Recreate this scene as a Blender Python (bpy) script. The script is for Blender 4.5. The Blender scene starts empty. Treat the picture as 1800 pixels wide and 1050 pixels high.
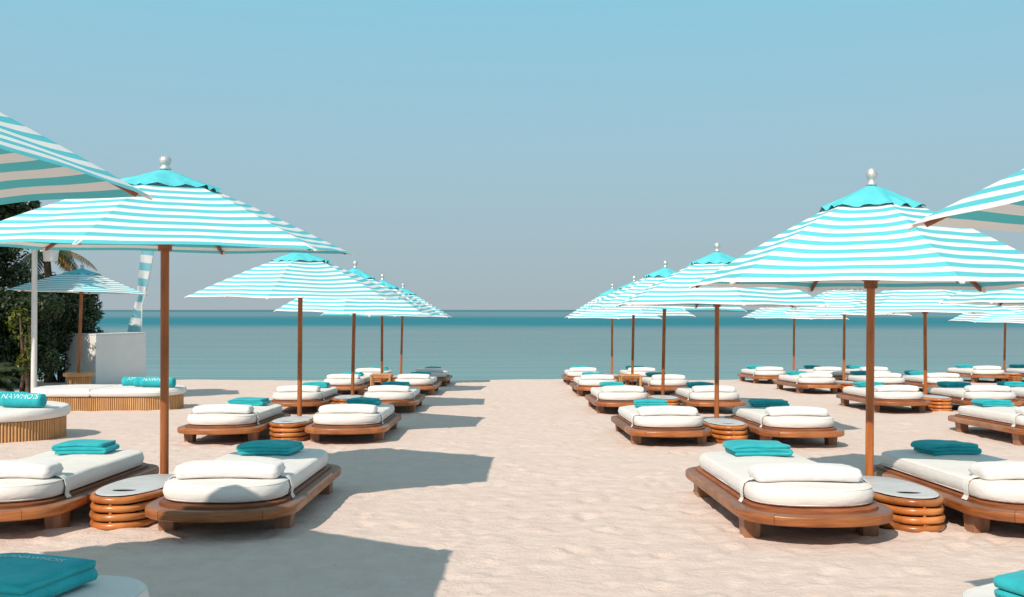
import bpy, bmesh, math, random
import numpy as np
from mathutils import Vector, Matrix, noise as mnoise
from mathutils.bvhtree import BVHTree

rad = math.radians
scene = bpy.context.scene
C = scene.collection

# ------------------------------------------------------------------ camera
CAM_Z = 1.47
cam_d = bpy.data.cameras.new('camera')
cam_d.sensor_width = 36.0
cam_d.lens = 33.0
cam_d.clip_start = 0.05
cam_d.clip_end = 80000
cam = bpy.data.objects.new('camera', cam_d)
C.objects.link(cam)
cam.location = (0, 0, CAM_Z)
cam.rotation_euler = (rad(90.694), 0, rad(-0.52))
scene.camera = cam

# ------------------------------------------------------------------ sky
SUN = Vector((0.59, 0.968, -1.0)).normalized()          # direction the light travels
SUN_ELEV = math.asin(-SUN.z)
SUN_ROT = math.atan2(-SUN.x, -SUN.y)
world = bpy.data.worlds.new('World')
scene.world = world
world.use_nodes = True
wn, wl = world.node_tree.nodes, world.node_tree.links
wn.clear()
w_out = wn.new('ShaderNodeOutputWorld')
w_bg = wn.new('ShaderNodeBackground')
w_sky = wn.new('ShaderNodeTexSky')
w_sky.sky_type = 'NISHITA'
w_sky.sun_disc = False
w_sky.sun_elevation = SUN_ELEV
w_sky.sun_rotation = SUN_ROT
w_sky.dust_density = 3.0
w_sky.air_density = 1.2
w_bg2 = wn.new('ShaderNodeBackground')
w_bg2.inputs['Strength'].default_value = 0.006
wl.new(w_sky.outputs[0], w_bg2.inputs[0])
# hazy coastal air: a plain even gradient from grey horizon to blue zenith
w_tc = wn.new('ShaderNodeTexCoord')
w_sep = wn.new('ShaderNodeSeparateXYZ')
w_ramp = wn.new('ShaderNodeValToRGB')
wl.new(w_tc.outputs['Generated'], w_sep.inputs[0])
wl.new(w_sep.outputs['Z'], w_ramp.inputs[0])
stops = [(0.0, (0.385, 0.455, 0.50)), (0.03, (0.37, 0.47, 0.515)), (0.087, (0.358, 0.495, 0.565)), (0.175, (0.33, 0.53, 0.635)),
         (0.32, (0.255, 0.56, 0.71)), (0.6, (0.30, 0.47, 0.57)), (1.0, (0.30, 0.43, 0.52))]
r = w_ramp.color_ramp
r.elements[0].position = 0; r.elements[0].color = (*stops[0][1], 1)
r.elements[1].position = 1; r.elements[1].color = (*stops[-1][1], 1)
for p, c in stops[1:-1]:
    e = r.elements.new(p); e.color = (*c, 1)
wl.new(w_ramp.outputs[0], w_bg.inputs[0])
w_bg.inputs['Strength'].default_value = 1.0
w_add = wn.new('ShaderNodeAddShader')
wl.new(w_bg.outputs[0], w_add.inputs[0]); wl.new(w_bg2.outputs[0], w_add.inputs[1])
wl.new(w_add.outputs[0], w_out.inputs[0])

# ------------------------------------------------------------------ sun
sun_d = bpy.data.lights.new('sun', 'SUN')
sun_d.energy = 4.55
sun_d.angle = rad(0.6)
sun_d.color = (1.0, 0.88, 0.76)
sun = bpy.data.objects.new('sun', sun_d)
C.objects.link(sun)
sun.rotation_euler = SUN.to_track_quat('-Z', 'Y').to_euler()
sun.location = (-10, -16, 20)

vs = scene.view_settings
vs.view_transform = 'Standard'; vs.look = 'None'; vs.exposure = 0.0; vs.gamma = 1.0
vs.use_curve_mapping = False
scene.render.engine = 'CYCLES'
scene.cycles.use_denoising = True
scene.cycles.max_bounces = 8
scene.cycles.diffuse_bounces = 2
scene.cycles.transparent_max_bounces = 8

# ------------------------------------------------------------------ materials
def srgb(h):
    c = [int(h[i:i+2], 16) / 255 for i in (0, 2, 4)]
    return tuple(x / 12.92 if x <= .04045 else ((x + .055) / 1.055) ** 2.4 for x in c)

class Mat:
    def __init__(self, name, color=(.5, .5, .5), rough=.6, spec=.3, metal=0):
        self.m = bpy.data.materials.new(name); self.m.use_nodes = True
        self.n, self.l = self.m.node_tree.nodes, self.m.node_tree.links
        self.b = self.n['Principled BSDF']; self.o = self.n['Material Output']
        self.b.inputs['Base Color'].default_value = (*color, 1)
        self.b.inputs['Roughness'].default_value = rough
        self.b.inputs['Specular IOR Level'].default_value = spec
        self.b.inputs['Metallic'].default_value = metal
    def coords(self, scale=(1, 1, 1), kind='Object', rot=(0, 0, 0)):
        tc = self.n.new('ShaderNodeTexCoord'); mp = self.n.new('ShaderNodeMapping')
        mp.inputs['Scale'].default_value = scale; mp.inputs['Rotation'].default_value = rot
        self.l.new(tc.outputs[kind], mp.inputs[0]); return mp.outputs[0]
    def noise(self, co, scale, detail=4, rough=.55):
        t = self.n.new('ShaderNodeTexNoise')
        t.inputs['Scale'].default_value = scale; t.inputs['Detail'].default_value = detail
        t.inputs['Roughness'].default_value = rough
        self.l.new(co, t.inputs['Vector']); return t.outputs['Fac']
    def ramp(self, fac, stops, interp='LINEAR'):
        r = self.n.new('ShaderNodeValToRGB'); cr = r.color_ramp; cr.interpolation = interp
        cr.elements[0].position = stops[0][0]; cr.elements[0].color = (*stops[0][1], 1)
        cr.elements[1].position = stops[-1][0]; cr.elements[1].color = (*stops[-1][1], 1)
        for p, c in stops[1:-1]:
            e = cr.elements.new(p); e.color = (*c, 1)
        self.l.new(fac, r.inputs[0]); return r.outputs[0]
    def math(self, op, a, b=None, c=None):
        t = self.n.new('ShaderNodeMath'); t.operation = op
        for i, v in enumerate((a, b, c)):
            if v is None: continue
            if isinstance(v, (int, float)): t.inputs[i].default_value = v
            else: self.l.new(v, t.inputs[i])
        return t.outputs[0]
    def mix(self, fac, a, b, blend='MIX'):
        t = self.n.new('ShaderNodeMix'); t.data_type = 'RGBA'; t.blend_type = blend
        for k, v in ((0, fac), (6, a), (7, b)):
            if isinstance(v, (int, float)): t.inputs[k].default_value = v
            elif isinstance(v, tuple): t.inputs[k].default_value = (*v, 1)
            else: self.l.new(v, t.inputs[k])
        return t.outputs[2]
    def bump(self, h, strength=.3, dist=.01, prev=None):
        t = self.n.new('ShaderNodeBump')
        t.inputs['Strength'].default_value = strength; t.inputs['Distance'].default_value = dist
        self.l.new(h, t.inputs['Height'])
        if prev is not None: self.l.new(prev, t.inputs['Normal'])
        self.l.new(t.outputs[0], self.b.inputs['Normal']); return t.outputs[0]
    def color(self, sock): self.l.new(sock, self.b.inputs['Base Color'])
    def rnd(self):
        t = self.n.new('ShaderNodeObjectInfo'); return t.outputs['Random']

def wood(name, dark, mid, light, rough=.42, along=(1, 1, 1), spec=.4, top=None):
    M = Mat(name, mid, rough, spec)
    co = M.coords(along)
    n1 = M.noise(co, 5, 5, .6)
    n2 = M.noise(M.coords((1, 1, 1)), 1.7, 3)
    f = M.math('ADD', M.math('MULTIPLY', n1, .7), M.math('MULTIPLY', n2, .4))
    c = M.ramp(f, [(.36, dark), (.54, mid), (.74, light)])
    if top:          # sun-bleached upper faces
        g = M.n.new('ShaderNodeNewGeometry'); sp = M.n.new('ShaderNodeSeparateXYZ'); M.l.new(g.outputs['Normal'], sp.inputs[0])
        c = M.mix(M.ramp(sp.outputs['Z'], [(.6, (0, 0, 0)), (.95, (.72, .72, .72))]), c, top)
    c = M.mix(1.0, c, M.ramp(M.rnd(), [(0, (.74, .74, .76)), (1, (1.18, 1.14, 1.10))]), 'MULTIPLY')
    M.color(c)
    M.bump(n1, .3, .004)
    return M.m

def fabric(name, col, col2, rough=.85, weave=260, wrinkle=5.0, ws=.35):
    M = Mat(name, col, rough, .15)
    n = M.noise(M.coords(), 3.2, 4)
    M.color(M.ramp(n, [(.3, col2), (.7, col)]))
    w = M.noise(M.coords(), weave, 2)
    nb = M.bump(M.noise(M.coords((1, 1, 2.2)), wrinkle, 3), ws, .03)
    M.bump(w, .2, .002, nb)
    M.b.inputs['Sheen Weight'].default_value = .08
    return M.m

MATS = {}
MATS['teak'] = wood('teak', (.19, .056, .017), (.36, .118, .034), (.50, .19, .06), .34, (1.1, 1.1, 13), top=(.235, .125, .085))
MATS['teak_x'] = wood('teak_leg', (.21, .09, .045), (.33, .155, .082), (.45, .235, .14), .5, (2.5, 2.5, .4))
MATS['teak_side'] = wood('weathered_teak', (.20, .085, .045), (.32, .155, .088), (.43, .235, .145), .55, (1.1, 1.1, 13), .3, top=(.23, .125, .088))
MATS['teak_tray'] = wood('teak_tray', (.13, .038, .013), (.24, .072, .022), (.33, .11, .036), .5, (1.2, 1.2, 12))
MATS['pole'] = wood('varnished_pole', (.25, .068, .018), (.42, .128, .033), (.53, .18, .052), .35, (5, 5, .35))
MATS['rib'] = wood('rib_wood', (.17, .052, .02), (.27, .085, .032), (.36, .125, .05), .45, (4, 4, 4))
MATS['rattan'] = wood('rattan', (.27, .075, .016), (.46, .15, .036), (.62, .25, .07), .30, (1, 1, 1), .5)
MATS['cane'] = wood('bamboo_slat', (.36, .17, .06), (.52, .28, .115), (.64, .39, .19), .5, (14, 14, .6))
MATS['canvas'] = fabric('white_canvas', (.80, .76, .72), (.74, .70, .665))
MATS['pillow'] = fabric('pillow_cover', (.83, .80, .775), (.78, .75, .725), wrinkle=7, ws=.4)
MATS['strap'] = fabric('strap_webbing', (.80, .77, .73), (.72, .69, .65), weave=400, wrinkle=20, ws=.2)
MATS['piping'] = fabric('cushion_piping', (.79, .75, .71), (.74, .70, .66))
def towel_mat():
    M = Mat('teal_terry', (.02, .34, .38), .95, .05)
    n = M.noise(M.coords(), 6, 4)
    f = M.noise(M.coords(), 120, 3)
    M.color(M.ramp(n, [(.3, (.02, .34, .39)), (.7, (.04, .46, .50))]))
    nb = M.bump(M.noise(M.coords((1, 1, 1)), 9, 3), .5, .02)
    M.bump(f, .6, .006, nb)
    M.b.inputs['Sheen Weight'].default_value = .25
    M.b.inputs['Sheen Tint'].default_value = (.5, .95, 1, 1)
    return M.m
MATS['towel'] = towel_mat()
def thread():
    M = Mat('white_thread', (.62, .80, .80), .9, .1)
    M.bump(M.noise(M.coords(), 300, 2), .3, .002)
    return M.m
MATS['thread'] = thread()
def board():
    M = Mat('pale_board', (.6, .6, .6), .45, .4)
    n = M.noise(M.coords((1, 3, 1)), 4, 5)
    M.color(M.ramp(n, [(.3, (.50, .50, .50)), (.7, (.62, .615, .61))]))
    return M.m
MATS['board'] = board()
def metal():
    M = Mat('brushed_metal', (.72, .70, .68), .48, .5, .75)
    n = M.noise(M.coords(), 30, 3)
    M.color(M.ramp(n, [(.3, (.55, .53, .52)), (.7, (.78, .76, .74))]))
    return M.m
MATS['metal'] = metal()
def canopy(name, c1, c2, phase):
    M = Mat(name, c1, .8, .12)
    uv = M.n.new('ShaderNodeUVMap'); uv.uv_map = 'UVMap'
    sp = M.n.new('ShaderNodeSeparateXYZ'); M.l.new(uv.outputs[0], sp.inputs[0])
    t = M.math('FRACT', M.math('ADD', M.math('MULTIPLY', sp.outputs['Y'], 1 / .131), phase))
    f = M.math('GREATER_THAN', t, .5)
    fade = M.noise(M.coords(), 1.7, 3)
    teal = M.mix(fade, c1, tuple(min(1, x * 1.1 + .012) for x in c1))
    white = M.mix(fade, c2, tuple(x * .95 for x in c2))
    col = M.mix(f, teal, white)
    M.color(col)
    nb = M.bump(M.noise(M.coords((1, 1, 1)), 2.6, 2), .35, .05)
    M.bump(M.noise(M.coords(), 240, 2), .15, .002, nb)
    tr = M.n.new('ShaderNodeBsdfTranslucent'); M.l.new(col, tr.inputs[0])
    mx = M.n.new('ShaderNodeMixShader'); mx.inputs[0].default_value = .12
    M.l.new(M.b.outputs[0], mx.inputs[1]); M.l.new(tr.outputs[0], mx.inputs[2])
    M.l.new(mx.outputs[0], M.o.inputs['Surface'])
    return M.m
MATS['canopy'] = canopy('striped_canopy', (.11, .53, .585), (.84, .83, .81), .52)
MATS['canopy_b'] = canopy('striped_canopy_teal_hem', (.11, .53, .585), (.84, .83, .81), .02)
def cap_mat():
    M = Mat('turquoise_canvas', (.075, .50, .56), .85, .1)
    n = M.noise(M.coords(), 5, 4)
    M.color(M.ramp(n, [(.3, (.09, .52, .575)), (.7, (.13, .60, .645))]))
    M.bump(M.noise(M.coords(), 9, 3), .5, .03)
    return M.m
MATS['cap'] = cap_mat()
def plain(name, a, b, rough=.6, scale=4, spec=.3):
    M = Mat(name, a, rough, spec)
    M.color(M.ramp(M.noise(M.coords(), scale, 5), [(.3, a), (.7, b)]))
    return M.m
MATS['white_paint'] = plain('white_painted_steel', (.66, .65, .63), (.76, .75, .73), .45, 3)
MATS['booth'] = plain('white_booth_panel', (.70, .68, .65), (.78, .76, .73), .6, 1.2)
MATS['dark'] = plain('hole_shade_black', (.02, .02, .022), (.035, .035, .04), .6)  # near-black colour standing in for shade inside the table hole
def flag():
    M = Mat('striped_flag_cloth', (.5, .6, .6), .8, .1)
    uv = M.n.new('ShaderNodeUVMap'); uv.uv_map = 'UVMap'
    sp = M.n.new('ShaderNodeSeparateXYZ'); M.l.new(uv.outputs[0], sp.inputs[0])
    f = M.math('GREATER_THAN', M.math('FRACT', M.math('MULTIPLY', sp.outputs['Y'], 1 / .52)), .5)
    col = M.mix(f, (.22, .50, .58), (.74, .75, .75)); M.color(col)
    tr = M.n.new('ShaderNodeBsdfTranslucent'); M.l.new(col, tr.inputs[0])
    mx = M.n.new('ShaderNodeMixShader'); mx.inputs[0].default_value = .3
    M.l.new(M.b.outputs[0], mx.inputs[1]); M.l.new(tr.outputs[0], mx.inputs[2])
    M.l.new(mx.outputs[0], M.o.inputs['Surface'])
    return M.m
MATS['flag'] = flag()
def leaf(name, a, b, tr=.2):
    M = Mat(name, a, .42, .35)
    at = M.n.new('ShaderNodeAttribute'); at.attribute_name = 'tone'
    col = M.ramp(at.outputs['Fac'], [(0, a), (1, b)]); M.color(col)
    t = M.n.new('ShaderNodeBsdfTranslucent'); M.l.new(col, t.inputs[0])
    mx = M.n.new('ShaderNodeMixShader'); mx.inputs[0].default_value = tr
    M.l.new(M.b.outputs[0], mx.inputs[1]); M.l.new(t.outputs[0], mx.inputs[2])
    M.l.new(mx.outputs[0], M.o.inputs['Surface'])
    return M.m
MATS['leaf'] = leaf('glossy_leaves', (.014, .030, .009), (.045, .07, .02))
MATS['leaf_yellow'] = leaf('yellow_green_leaves', (.06, .085, .01), (.24, .25, .02), .3)
MATS['leaf_palm'] = leaf('palm_leaflets', (.02, .04, .012), (.06, .08, .025))
MATS['leaf_dry'] = leaf('dry_palm_leaflets', (.20, .10, .02), (.48, .27, .05))
MATS['bark'] = wood('bark', (.05, .035, .025), (.10, .075, .055), (.17, .13, .10), .9, (3, 3, .7), .1)
def sand():
    M = Mat('beach_sand', (.66, .56, .48), .95, .08)
    co = M.coords(kind='Object')
    big = M.noise(co, .45, 4)
    med = M.noise(co, 5.5, 5)
    fine = M.noise(co, 190, 3, .7)
    c = M.mix(M.ramp(med, [(.35, (0, 0, 0)), (.68, (1, 1, 1))]), (.70, .555, .48), (.765, .625, .55))
    c = M.mix(M.ramp(big, [(.35, (0, 0, 0)), (.7, (.35, .35, .35))]), c, (.70, .548, .46))
    c = M.mix(M.ramp(fine, [(.30, (.5, .5, .5)), (.46, (0, 0, 0))]), c, (.42, .33, .27))
    speck = M.noise(co, 23, 3, .6)
    c = M.mix(M.ramp(speck, [(.24, (.55, .55, .55)), (.34, (0, 0, 0))]), c, (.40, .33, .28))
    M.color(c)
    b1 = M.bump(M.noise(M.coords((1, 1.6, 1)), 6, 6, .62), .5, .04)
    b2 = M.bump(M.noise(co, 38, 4, .7), .6, .014, b1)
    M.bump(fine, .4, .004, b2)
    return M.m
MATS['sand'] = sand()
def sea():
    M = Mat('calm_sea', (.06, .21, .23), .07, .5)
    tc = M.n.new('ShaderNodeTexCoord')
    sp = M.n.new('ShaderNodeSeparateXYZ'); M.l.new(tc.outputs['Object'], sp.inputs[0])
    # shallows by the beach, a dark band painted where wind-ruffled water reflects less horizon sky, paler calm beyond
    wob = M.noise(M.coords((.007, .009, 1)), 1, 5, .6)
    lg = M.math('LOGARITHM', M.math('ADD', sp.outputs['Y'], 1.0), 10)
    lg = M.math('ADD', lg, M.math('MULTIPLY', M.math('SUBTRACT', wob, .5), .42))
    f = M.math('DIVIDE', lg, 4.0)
    shallow, mid, ruffled_band, pale, far = (.17, .315, .315), (.155, .272, .285), (.006, .185, .235), (.085, .235, .27), (.03, .16, .20)
    col = M.ramp(f, [(.30, shallow), (.43, mid), (.50, mid), (.555, ruffled_band), (.605, ruffled_band), (.665, pale), (.765, pale), (.80, far)])
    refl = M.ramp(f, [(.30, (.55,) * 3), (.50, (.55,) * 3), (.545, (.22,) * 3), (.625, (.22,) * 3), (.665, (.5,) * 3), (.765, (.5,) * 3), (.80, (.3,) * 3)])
    patch = M.ramp(M.noise(M.coords((.012, .06, 1)), 1, 3), [(.36, (.12, .12, .12)), (.64, (1, 1, 1))])
    h1 = M.noise(M.coords((.10, .75, 1)), 1, 4, .55)
    h2 = M.noise(M.coords((.8, 3.6, 1)), 1, 3, .5)
    h3 = M.noise(M.coords((.018, .30, 1)), 1, 3, .5)
    hs = M.math('ADD', h1, M.math('MULTIPLY', h2, .22))
    hs = M.math('ADD', M.math('MULTIPLY', hs, patch), M.math('MULTIPLY', h3, .9))
    nb = M.bump(hs, .6, .34)
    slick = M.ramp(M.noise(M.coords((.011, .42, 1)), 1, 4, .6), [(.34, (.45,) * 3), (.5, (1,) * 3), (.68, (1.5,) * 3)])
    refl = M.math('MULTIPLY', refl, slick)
    tint = M.ramp(M.noise(M.coords((.03, .85, 1)), 1, 5, .65), [(.32, (.80, .86, .88)), (.5, (1, 1, 1)), (.70, (1.16, 1.12, 1.10))])  # ripple glints painted into the water colour as pale and dark streaks
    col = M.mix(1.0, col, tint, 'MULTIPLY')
    df = M.n.new('ShaderNodeBsdfDiffuse'); M.l.new(col, df.inputs[0])
    gl = M.n.new('ShaderNodeBsdfGlossy'); gl.inputs['Roughness'].default_value = .10; M.l.new(nb, gl.inputs['Normal'])
    fr = M.n.new('ShaderNodeFresnel'); fr.inputs['IOR'].default_value = 1.33; M.l.new(nb, fr.inputs['Normal'])
    mx = M.n.new('ShaderNodeMixShader')
    M.l.new(M.math('MULTIPLY', fr.outputs[0], refl), mx.inputs[0])
    M.l.new(df.outputs[0], mx.inputs[1]); M.l.new(gl.outputs[0], mx.inputs[2]); M.l.new(mx.outputs[0], M.o.inputs['Surface'])
    return M.m
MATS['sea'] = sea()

# ------------------------------------------------------------------ mesh helpers
def mesh(name, verts, faces, mat, smooth=True, angle=40, uvs=None):
    me = bpy.data.meshes.new(name)
    me.from_pydata([tuple(v) for v in verts], [], faces)
    me.update()
    me.materials.append(MATS[mat] if isinstance(mat, str) else mat)
    if smooth:
        me.polygons.foreach_set('use_smooth', [True] * len(me.polygons))
        if angle: me.set_sharp_from_angle(angle=rad(angle))
    if uvs is not None:
        lay = me.uv_layers.new(name='UVMap')
        for lp in me.loops: lay.data[lp.index].uv = uvs[lp.vertex_index]
    return me

def link(name, me, parent=None, loc=None):
    o = bpy.data.objects.new(name, me); C.objects.link(o)
    if parent is not None: o.parent = parent
    if loc is not None: o.location = loc
    return o

def empty(name, loc=(0, 0, 0), rz=0):
    o = bpy.data.objects.new(name, None); C.objects.link(o)
    o.empty_display_size = .2
    o.location = loc; o.rotation_euler = (0, 0, rz); return o

def tag(o, label=None, cat=None, group=None, kind=None):
    if label: o['label'] = label
    if cat: o['category'] = cat
    if group: o['group'] = group
    if kind: o['kind'] = kind
    return o

def copy_tree(o, parent=None):
    c = o.copy(); C.objects.link(c); c.parent = parent
    for ch in list(o.children): copy_tree(ch, c)
    return c

class MB:
    """collects verts and faces of one mesh"""
    def __init__(self): self.v, self.f = [], []
    def add(self, v, f):
        k = len(self.v); self.v += [tuple(p) for p in v]; self.f += [tuple(i + k for i in q) for q in f]
    def loft(self, loops, cap0=True, cap1=True):
        n = len(loops[0]); v = [p for l in loops for p in l]; f = []
        for i in range(len(loops) - 1):
            a, b = i * n, (i + 1) * n
            for j in range(n):
                k = (j + 1) % n; f.append((a + j, a + k, b + k, b + j))
        if cap0: f.append(tuple(range(n - 1, -1, -1)))
        if cap1: f.append(tuple(range((len(loops) - 1) * n, len(loops) * n)))
        self.add(v, f)
    def lathe(self, prof, n=16, c=(0, 0)):
        self.loft([[(c[0] + r * math.cos(2 * math.pi * i / n), c[1] + r * math.sin(2 * math.pi * i / n), z) for i in range(n)] for r, z in prof])
    def bar(self, p, q, w, h, up=(0, 0, 1), w2=None, h2=None):
        p, q = Vector(p), Vector(q); d = (q - p).normalized()
        s = d.cross(Vector(up)).normalized(); u = s.cross(d)
        b = .18
        def ring(c, w, h):
            pts = [(-1, -1 + b), (-1 + b, -1), (1 - b, -1), (1, -1 + b), (1, 1 - b), (1 - b, 1), (-1 + b, 1), (-1, 1 - b)]
            return [c + s * (x * w / 2) + u * (z * h / 2) for x, z in pts]
        self.loft([ring(p, w, h), ring(q, w2 or w, h2 or h)])
    def tube(self, pts, r, n=8, closed=False):
        pts = [Vector(p) for p in pts]; N = len(pts); loops = []
        rr = r if isinstance(r, list) else [r] * N
        for i in range(N):
            if closed: t = pts[(i + 1) % N] - pts[i - 1]
            else: t = pts[min(i + 1, N - 1)] - pts[max(i - 1, 0)]
            t.normalize()
            up = Vector((0, 0, 1)) if abs(t.z) < .95 else Vector((0, 1, 0))
            s = t.cross(up).normalized(); u = s.cross(t)
            loops.append([pts[i] + rr[i] * (math.cos(2 * math.pi * k / n) * s + math.sin(2 * math.pi * k / n) * u) for k in range(n)])
        if closed: loops.append(loops[0])
        self.loft(loops, not closed, not closed)
    def mesh(self, name, mat, **k): return mesh(name, self.v, self.f, mat, **k)
    def build(self, name, mat, parent=None, **k): return link(name, self.mesh(name, mat, **k), parent)

def se(t, p):     # superellipse quarter helper
    return math.copysign(abs(t) ** (2 / p), t)

def bed_outline(a, y0, e0, y1, e1, inset=0, n=14, p=2.35):
    """rounded-end outline: half width a, front tip y0 with end depth e0, back tip y1 with end depth e1"""
    a -= inset; y0 += inset; y1 -= inset; e0 = max(e0 - inset * .6, .05); e1 = max(e1 - inset * .6, .05)
    pts = []
    for i in range(n + 1):
        t = math.pi * i / n
        pts.append((-a * se(math.cos(t), p), y0 + e0 - e0 * se(math.sin(t), p)))
    m = 6
    for i in range(1, m): pts.append((a, (y0 + e0) + (y1 - e1 - y0 - e0) * i / m))
    for i in range(n + 1):
        t = math.pi * i / n
        pts.append((a * se(math.cos(t), p), y1 - e1 + e1 * se(math.sin(t), p)))
    for i in range(1, m): pts.append((-a, (y1 - e1) + (y0 + e0 - y1 + e1) * i / m))
    return pts

def cushion(outline, z0, z1, rr, seed, puff=.012, wr=.006, rings=5):
    """soft slab; outline(inset) gives the loop"""
    loops = []
    prof = []
    for k in range(5):
        t = math.pi / 2 * k / 4; prof.append((rr - rr * math.sin(t), z0 + rr - rr * math.cos(t)))
    prof.append((-puff * .7, (z0 + z1) / 2))
    for k in range(5):
        t = math.pi / 2 * k / 4; prof.append((rr - rr * math.cos(t), z1 - rr + rr * math.sin(t)))
    base = outline(0)
    for ins, z in prof:
        loops.append([(x, y, z) for x, y in outline(ins)])
    edge = outline(rr)
    cx = sum(p[0] for p in edge) / len(edge); cy = sum(p[1] for p in edge) / len(edge)
    top = []
    ymin, ymax = min(p[1] for p in edge), max(p[1] for p in edge)
    for k in range(1, rings + 1):
        s = 1 - k / (rings + .6)
        lp = []
        for x, y in edge:
            yy = cy + (y - cy) * (s * .55 + .45 if k < rings else s * .55 + .45)
            lp.append((cx + (x - cx) * s, yy, z1 + puff * (1 - s)))
        loops.append(lp)
    out = []
    for lp in loops:
        q = []
        for x, y, z in lp:
            w = mnoise.noise(Vector((x * 3 + seed, y * 3, z * 4))) * wr + mnoise.noise(Vector((x * 9, y * 9 + seed, z * 9))) * wr * .4
            g = 1 if z > z0 + .01 else 0
            q.append((x + w * .5 * g, y + w * .5 * g, z + w * g))
        out.append(q)
    m = MB(); m.loft(out); return m

def ground_z(x, y):
    """beach slopes gently down to a crest, then drops to the water"""
    k = .0261
    z = -k * y
    c = 30.3 + .25 * math.sin(x * .35) + .0 * x
    if y > c: z -= (y - c) * .11 * min(1, (y - c) / 1.5)
    return z

# ------------------------------------------------------------------ ground: one sand sheet
def vnoise(x, y, seed):
    xi, yi = np.floor(x).astype(np.int64), np.floor(y).astype(np.int64)
    fx, fy = x - xi, y - yi
    fx = fx * fx * fx * (fx * (fx * 6 - 15) + 10); fy = fy * fy * fy * (fy * (fy * 6 - 15) + 10)
    def h(a, b):
        n = (a * 374761393 + b * 668265263 + seed * 974634777) & 0x7fffffff
        n = ((n ^ (n >> 13)) * 1274126177) & 0x7fffffff
        return ((n ^ (n >> 16)) & 0xffff) / 65535.0
    return (h(xi, yi) * (1 - fx) + h(xi + 1, yi) * fx) * (1 - fy) + (h(xi, yi + 1) * (1 - fx) + h(xi + 1, yi + 1) * fx) * fy - .5

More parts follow.
